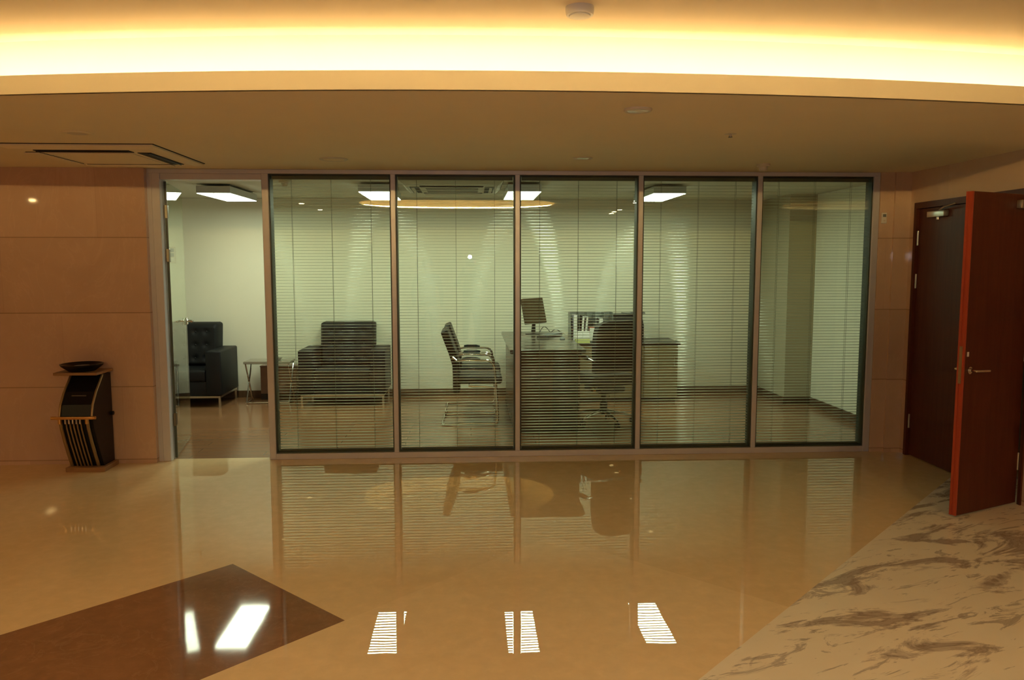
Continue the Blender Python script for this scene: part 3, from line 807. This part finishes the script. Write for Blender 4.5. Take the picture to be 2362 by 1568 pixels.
t = thing('printer', 'black boxy printer on the low cabinet behind the office chair', 'printer', (1.90, 9.42, ZK))
b = MB(); b.prism([(-.17, 0), (.20, 0), (.20, .30), (-.05, .30), (-.17, .20)], -.18, .18, 'x'); o = b.build('body', M['black'], t)
b = MB(); b.box(-.165, .165, -.02, .19, .30, .325, .006, 2); b.build('lid', M['black'], t)
b = MB(); b.box(-.14, .14, -.23, -.16, .05, .062); b.build('paper_tray', M['grey_plastic'], t)
b = MB(); b.box(-.10, .14, -.04, .14, .326, .336, rot=rz(.2)); b.box(-.02, .15, -.06, .10, .337, .345, rot=rz(-.15))
tag(b.build('paper_stack', M['grey_plastic'], loc=(1.98, 9.44, ZK)), 'few grey sheets lying on top of the black printer', 'paper')

# ------------------------------------------------------------------ executive chair (faces the desk, back partly to us)
t = thing('office_chair', 'high-backed black leather swivel chair with chrome base beside the desk', 'chair', (1.375, 7.93, 0), math.radians(112))
# local +x = facing direction
q = MB()
pr = [(-.20, .56), (-.245, .66), (-.25, .80), (-.265, .96), (-.30, 1.085)]
rows = []
bm = bmesh.new()
NW = 14
for j in range(25):
    v = j/24; i = min(3, int(v*4)); f = v*4-i
    x = pr[i][0]*(1-f)+pr[i+1][0]*f; z = pr[i][1]*(1-f)+pr[i+1][1]*f
    hw = .268*(1-.10*abs(v-.55)**2*4)
    if v > .88: hw *= math.sqrt(max(.35, 1-((v-.88)/.12)**2*.65))
    r = []
    for k in range(NW+1):
        u = -1+2*k/NW
        r.append(bm.verts.new((x+.05*u*u+.012*math.cos(v*PI*6)*(1-u*u), u*hw, z)))
    rows.append(r)
for j in range(24):
    for k in range(NW): bm.faces.new((rows[j][k], rows[j][k+1], rows[j+1][k+1], rows[j+1][k]))
ext = bmesh.ops.extrude_face_region(bm, geom=bm.faces[:])
for vv in [g for g in ext['geom'] if isinstance(g, bmesh.types.BMVert)]: vv.co.x -= .075
bmesh.ops.recalc_face_normals(bm, faces=bm.faces)
q._merge(bm); q.build('backrest', M['leather_c'], t, smooth=True)
b = MB(); b.box(-.24, .27, -.26, .26, .42, .53, .04, 4); b.build('seat', M['leather_c'], t, smooth=True)
b = MB(); b.box(-.19, .16, -.15, .15, .335, .42, .03, 3); b.build('mechanism', M['black'], t, smooth=True)
b = MB(); b.tube([(-.05, .09, .40), (-.16, .20, .395)], .006, 8); b.build('tilt_lever', M['steel'], t, smooth=True)
b = MB(); b.lathe([(0, -.03), (.022, -.026), (.033, 0), (.022, .026), (0, .033)], (-.16, .22, .395), 16); o = b.build('yellow_ball', M['brass_bright'], t, smooth=True); o['label'] = 'yellow metal ball'  # shiny yellow ball at the end of the lever
b = MB(); b.tube([(0, 0, .10), (0, 0, .22), (0, 0, .23), (0, 0, .34)], [.042, .038, .028, .028], 16); b.build('column', M['black'], t, smooth=True)
for s in (-1, 1):
    y = s*.285
    b = MB(); b.tube([(.16, s*.24, .43), (.20, y, .47), (.19, y, .62)]+arc((.12, .62), .07, 0, 90, 5, lambda a, c: (a, y, c+.01))+[(-.05, y, .705), (-.20, y, .70), (-.25, s*.25, .68)], .012, 10); ar = b.build('armrest', M['chrome'], t, smooth=True)
    b = MB(); b.tube([(.14, y, .712), (.05, y, .722), (-.12, y, .720), (-.17, y, .714)], [.012, .020, .020, .012], 10); b.build('arm_pad', M['black'], ar, smooth=True)
for k in range(5):
    a = 2*PI*k/5+.56; c, s_ = math.cos(a), math.sin(a)
    b = MB(); b.tube([(.02*c, .02*s_, .125), (.15*c, .15*s_, .115), (.30*c, .30*s_, .078)], [.022, .018, .012], 10); lg = b.build('base_leg', M['chrome'], t, smooth=True)
    b = MB()
    for w in (-.014, .014):
        b.lathe([(0, -.008), (.024, -.008), (.028, 0), (.024, .008), (0, .008)], (.30*c-s_*w, .30*s_+c*w, .028), 16, rz(a) @ rx(PI/2))
    b.tube([(.30*c, .30*s_, .03), (.30*c, .30*s_, .085)], .008, 8)
    b.build('caster', M['black'], lg, smooth=True)

# ------------------------------------------------------------------ small wall fittings
t = thing('thermostat', 'small white thermostat high on the stone pier right of the glass', 'thermostat', (3.535, 6.57, 2.035))
b = MB(); b.box(-.022, .022, -.016, 0, -.046, .046, .003, 1); b.build('case', M['white_plastic'], t)
b = MB(); b.box(-.014, .014, -.0172, -.0155, .008, .032); b.build('display', M['grey_plastic'], t)
b = MB(); b.box(-.009, .009, -.0172, -.0155, -.028, -.018, .001, 1); b.build('button', M['grey_disc'], t)
t = thing('light_switch', 'pale switch panel with three keys on the back wall behind the glass door', 'switch', (-3.62, YB, 1.76))
b = MB(); b.box(-.05, .05, -.011, 0, -.10, .10, .003, 1); b.build('plate', M['grey_disc'], t)
for k in range(3):
    b = MB(); b.box(-.032, .032, -.016, -.010, -.08+k*.057, -.036+k*.057, .002, 1); b.build('key', M['white_plastic' if k == 0 else 'kb'], t)
t = thing('wall_socket', 'small grey socket low on the back wall left of the armchair', 'socket', (-3.93, YB, .36))
b = MB(); b.box(-.043, .043, -.009, 0, -.043, .043, .003, 1); b.build('plate', M['white_plastic'], t)
b = MB(); b.box(-.012, -.008, -.010, -.0085, -.012, .012); b.box(.008, .012, -.010, -.0085, -.012, .012); b.build('slots', M['black'], t)

# ------------------------------------------------------------------ litter bin with ashtray
t = thing('litter_bin', 'black litter bin with gold rails and ashtray top against the left stone wall', 'bin', (-3.075, 6.515, 0)); t.scale = (1, 1, .925)
hw = .128
fr_ = [(-.19, .04), (-.235, .15), (-.285, .28), (-.325, .40), (-.342, .50), (-.315, .60), (-.25, .70), (-.175, .78), (-.13, .83)]
b = MB(); b.prism(fr_+[(-.005, .83), (-.005, .04)], -hw, hw, 'x'); b.build('body', M['bin_black'], t)
b = MB(); b.box(-hw-.02, hw+.03, -.25, .0, 0, .04, .003, 1); b.build('base_plate', M['bin_wood'], t)
b = MB(); b.box(-.185, .150, -.285, -.005, .845, .868, .003, 1); b.build('top_plate', M['bin_wood'], t)
b = MB(); b.box(-.11, .12, -.13, -.02, .83, .845); b.build('neck', M['bin_black'], t)
b = MB(); b.lathe([(0, 0), (.095, 0), (.150, .045), (.158, .062), (.148, .064), (.110, .030), (.09, .022), (0, .020)], (-.02, -.16, .868), 40); ash = b.build('ash_bowl', M['bin_black'], t, smooth=True)
b = MB(); b.lathe([(0, .024), (.07, .026), (.09, .034), (.06, .045), (0, .048)], (-.02, -.16, .868), 28); b.build('sand', M['grey_plastic'], ash, smooth=True)
b = MB(); b.box(-hw-.022, hw+.012, -.375, -.343, .485, .508, .004, 2); b.lathe([(0, -.018), (.014, -.018), (.014, .018), (0, .018)], (-hw-.03, -.36, .497), 14, ry(PI/2)); b.lathe([(0, -.018), (.014, -.018), (.014, .018), (0, .018)], (hw+.012, -.36, .497), 14, ry(PI/2)); b.build('front_rail', M['brass'], t, smooth=True)
low = [(y-.008, z) for y, z in fr_[:5]]
for k, x in enumerate((-.117, -.075, -.047, -.019, .009, .037, .088)):
    thick = k in (0, 6)
    b = MB(); b.tube([(x, y, z) for y, z in low], .013 if thick else .0065, 8)
    br_ = b.build('rib', M['brass_dull'], t, smooth=True)
    b = MB(); b.tube([(x, low[-1][0]-.003, .445), (x, low[-1][0]-.003, .487)], .014 if thick else .0075, 8); b.build('rib_cap', M['steel'] if not thick else M['brass'], br_, smooth=True)
up = [(y-.004, z) for y, z in fr_[4:]]
for s in (-1, 1):
    b = MB(); b.tube([(s*(hw-.006), y, z) for y, z in up], .009, 8); b.build('side_strip', M['brass_dull'], t, smooth=True)
b = MB(); b.tube([(-.055, -.273, .67), (.055, -.273, .67)], .005, 8); b.build('flap_grip', M['steel_dark'], t, smooth=True)
b = MB(); b.lathe([(0, -.012), (.018, -.012), (.018, .012), (0, .012)], (hw+.008, -.03, .47), 14, ry(PI/2)); b.build('pivot_knob', M['bin_black'], t, smooth=True)

# ------------------------------------------------------------------ two people at the viewpoint (seen mirrored in the glass)
M['skin'] = simple('skin', (.55, .33, .23), .5, var=.06)
M['shirt_dark'] = simple('dark_cloth', (.05, .055, .065), .85)
M['trousers'] = simple('black_trousers', (.025, .025, .03), .85)
M['shirt_blue'] = simple('grey_blue_cloth', (.09, .11, .13), .85)
M['hair'] = simple('black_hair', (.01, .009, .008), .6)
def skin_mesh(nodes, edges):
    me = bpy.data.meshes.new('body'); me.from_pydata([n[0] for n in nodes], edges, [])
    o = bpy.data.objects.new('body', me); C.objects.link(o)
    m = o.modifiers.new('skin', 'SKIN'); m.use_smooth_shade = True
    for i, n in enumerate(nodes):
        v = me.skin_vertices[0].data[i]; v.radius = n[1] if isinstance(n[1], tuple) else (n[1], n[1]); v.use_root = (i == 0)
    o.modifiers.new('sub', 'SUBSURF').levels = 2
    dg = bpy.context.evaluated_depsgraph_get(); dg.update()
    r = bpy.data.meshes.new_from_object(o.evaluated_get(dg))
    bpy.data.objects.remove(o); bpy.data.meshes.remove(me)
    return r
def person(label, loc, rot, arms, shirt):
    """standing figure 1.76 m tall, facing +y; arms = per side: elbow, wrist, finger direction"""
    N = [((0, 0, .95), (.155, .105)), ((0, 0, 1.10), (.145, .10)), ((0, 0, 1.30), (.165, .11)), ((0, .005, 1.42), (.13, .085)), ((0, .015, 1.50), .055), ((0, .03, 1.57), (.065, .075)), ((0, .035, 1.66), (.075, .092)), ((0, .025, 1.73), (.055, .065))]
    E_ = [(0, 1), (1, 2), (2, 3), (3, 4), (4, 5), (5, 6), (6, 7)]
    def add(p, r, frm):
        N.append((p, r)); E_.append((frm, len(N)-1)); return len(N)-1
    for s_ in (-1, 1):
        h = add((s_*.095, 0, .88), .085, 0); kn = add((s_*.10, .015, .50), .056, h); an = add((s_*.105, -.01, .09), .040, kn)
        f_ = add((s_*.11, .07, .045), (.042, .035), an); add((s_*.115, .15, .03), (.038, .022), f_)
        sh = add((s_*.185, 0, 1.42), .058, 3)
        el, wr, fd = arms[0 if s_ < 0 else 1]
        e = add(el, .042, sh); w_ = add(wr, .028, e)
        wv = Vector(wr); d = Vector(fd).normalized(); side = d.cross(Vector((0, 0, 1)))
        if side.length < .2: side = Vector((1, 0, 0))
        side.normalize()
        pm = wv+d*.055; p_ = add(tuple(pm), (.034, .018), w_)
        for q_, ln in ((-.027, .062), (-.009, .072), (.009, .068), (.027, .052)):
            k1 = pm+d*.045+side*q_; a_ = add(tuple(k1), .009, p_); b_ = add(tuple(k1+d*ln*.5+Vector((0, 0, -.004))), .008, a_); add(tuple(k1+d*ln*.85+Vector((0, 0, -.018))), .007, b_)
        tb = wv+d*.03-side*s_*.035; a_ = add(tuple(tb), .011, p_); add(tuple(tb+d*.035-side*s_*.012), .009, a_)
    me = skin_mesh(N, E_)
    for m_ in (M['trousers'], shirt, M['skin'], M['black']): me.materials.append(m_)
    hands = [Vector(arms[k][1]) for k in (0, 1)]
    for p in me.polygons:
        c = p.center; p.use_smooth = True
        if c.z < .075: p.material_index = 3
        elif c.z > 1.50 and abs(c.x) < .10 and all((c-h_).length > .14 for h_ in hands): p.material_index = 2
        elif any((c-h_).length < .02 or (c-h_).dot(h_-Vector(arms[k][0])) > 0 and (c-h_).length < .22 for k, h_ in enumerate(hands)): p.material_index = 2
        elif c.z > .97: p.material_index = 1
        else: p.material_index = 0
    o = bpy.data.objects.new('person', me); C.objects.link(o); o.location = loc; o.rotation_euler = (0, 0, rot)
    tag(o, label, 'person')
    b = MB(); b.lathe([(0, .115), (.05, .105), (.085, .065), (.098, .01), (.094, -.045), (.080, -.05), (.085, 0), (.06, .06), (0, .09)], (0, .015, 1.665), 24, Matrix.Diagonal((.92, 1.12, 1, 1)) @ rx(math.radians(14))); b.build('hair', M['hair'], o, smooth=True)
    for s_ in (-1, 1):
        b = MB(); b.lathe([(0, -.010), (.010, -.006), (.014, 0), (.010, .008), (0, .010)], (s_*.082, .03, 1.645), 12, Matrix.Diagonal((.5, 1, 1.9, 1))); b.build('ear', M['skin'], o, smooth=True)
        b = MB(); b.lathe([(0, -.011), (.009, -.006), (.011, 0), (.009, .006), (0, .011)], (s_*.031, .117, 1.665), 12); b.build('eye', M['white_plastic'], o, smooth=True)
    b = MB(); b.tube([(0, .122, 1.665), (0, .142, 1.635), (0, .130, 1.622)], [.007, .013, .009], 8); b.build('nose', M['skin'], o, smooth=True)
    b = MB(); b.tube([(-.022, .112, 1.592), (0, .120, 1.594), (.022, .112, 1.592)], [.003, .006, .003], 8); b.build('mouth', M['red_paper'], o, smooth=True)
    return o
person('person in dark clothes holding a camera up, mirrored under the flash spot', (0.02, -.285, 0), 0,
       [((-.27, .10, 1.25), (-.105, .165, 1.585), (.35, .25, .9)), ((.27, .10, 1.25), (.105, .165, 1.585), (-.35, .25, .9))], M['shirt_dark'])
person('person in grey blue shirt mirrored in the glass left of the flash spot', (-.74, -.42, 0), -.2,
       [((-.25, -.02, 1.14), (-.24, .06, .90), (.02, .08, -1)), ((.25, -.02, 1.14), (.24, .06, .90), (-.02, .08, -1))], M['shirt_blue'])
t = thing('camera', 'black photo camera held up by the person mirrored under the flash spot', 'camera', (0, -.07, 1.65))
b = MB(); b.box(-.066, .066, -.032, .018, -.05, .035, .008, 2); b.prism([(-.03, .035), (.03, .035), (.018, .066), (-.018, .066)], -.03, .02, 'y'); b.build('body', M['black'], t)
b = MB(); b.lathe([(.034, 0), (.036, .006), (.036, .02), (.032, .022)], (0, .018, 0), 28, rx(-PI/2)); b.build('lens_mount', M['black'], t, smooth=True)

# ------------------------------------------------------------------ flash on the photographer's camera
fl = bpy.data.lights.new('camera_flash', 'POINT'); fl.energy = 40; fl.color = (.82, .92, 1); fl.shadow_soft_size = .03
fo = bpy.data.objects.new('camera_flash', fl); C.objects.link(fo); fo.location = (0.0, -.055, 1.765)
tag(fo, 'small cold flash lamp whose reflection burns in the second pane', 'light')

# ------------------------------------------------------------------ camera
cam = bpy.data.cameras.new('camera'); co = bpy.data.objects.new('camera', cam); C.objects.link(co)
cam.sensor_fit = 'HORIZONTAL'; cam.sensor_width = 23.6; cam.lens = 18.0; cam.clip_start = .02
yaw, pitch, roll = .0535, .0974, -.0009
cy, sy, cp, sp = math.cos(yaw), math.sin(yaw), math.cos(pitch), math.sin(pitch)
f = Vector((sy*cp, cy*cp, -sp)); r = Vector((cy, -sy, 0)); u = r.cross(f)
r2 = r*math.cos(roll)+u*math.sin(roll); u2 = -r*math.sin(roll)+u*math.cos(roll)
co.matrix_world = Matrix(((r2.x, u2.x, -f.x, 0), (r2.y, u2.y, -f.y, 0), (r2.z, u2.z, -f.z, 1.65), (0, 0, 0, 1)))
S.camera = co

# ------------------------------------------------------------------ world and view
w = bpy.data.worlds.new('world'); S.world = w; w.use_nodes = True
w.node_tree.nodes['Background'].inputs[0].default_value = (.02, .016, .012, 1)
w.node_tree.nodes['Background'].inputs[1].default_value = .2
S.view_settings.view_transform = 'Standard'; S.view_settings.look = 'None'
S.view_settings.exposure = 0; S.view_settings.gamma = 1; S.view_settings.use_curve_mapping = False
S.cycles.max_bounces = 8; S.cycles.diffuse_bounces = 4; S.cycles.glossy_bounces = 5
S.cycles.transparent_max_bounces = 24; S.cycles.caustics_reflective = False; S.cycles.caustics_refractive = False
S.cycles.sample_clamp_indirect = 8; S.cycles.blur_glossy = 0.0
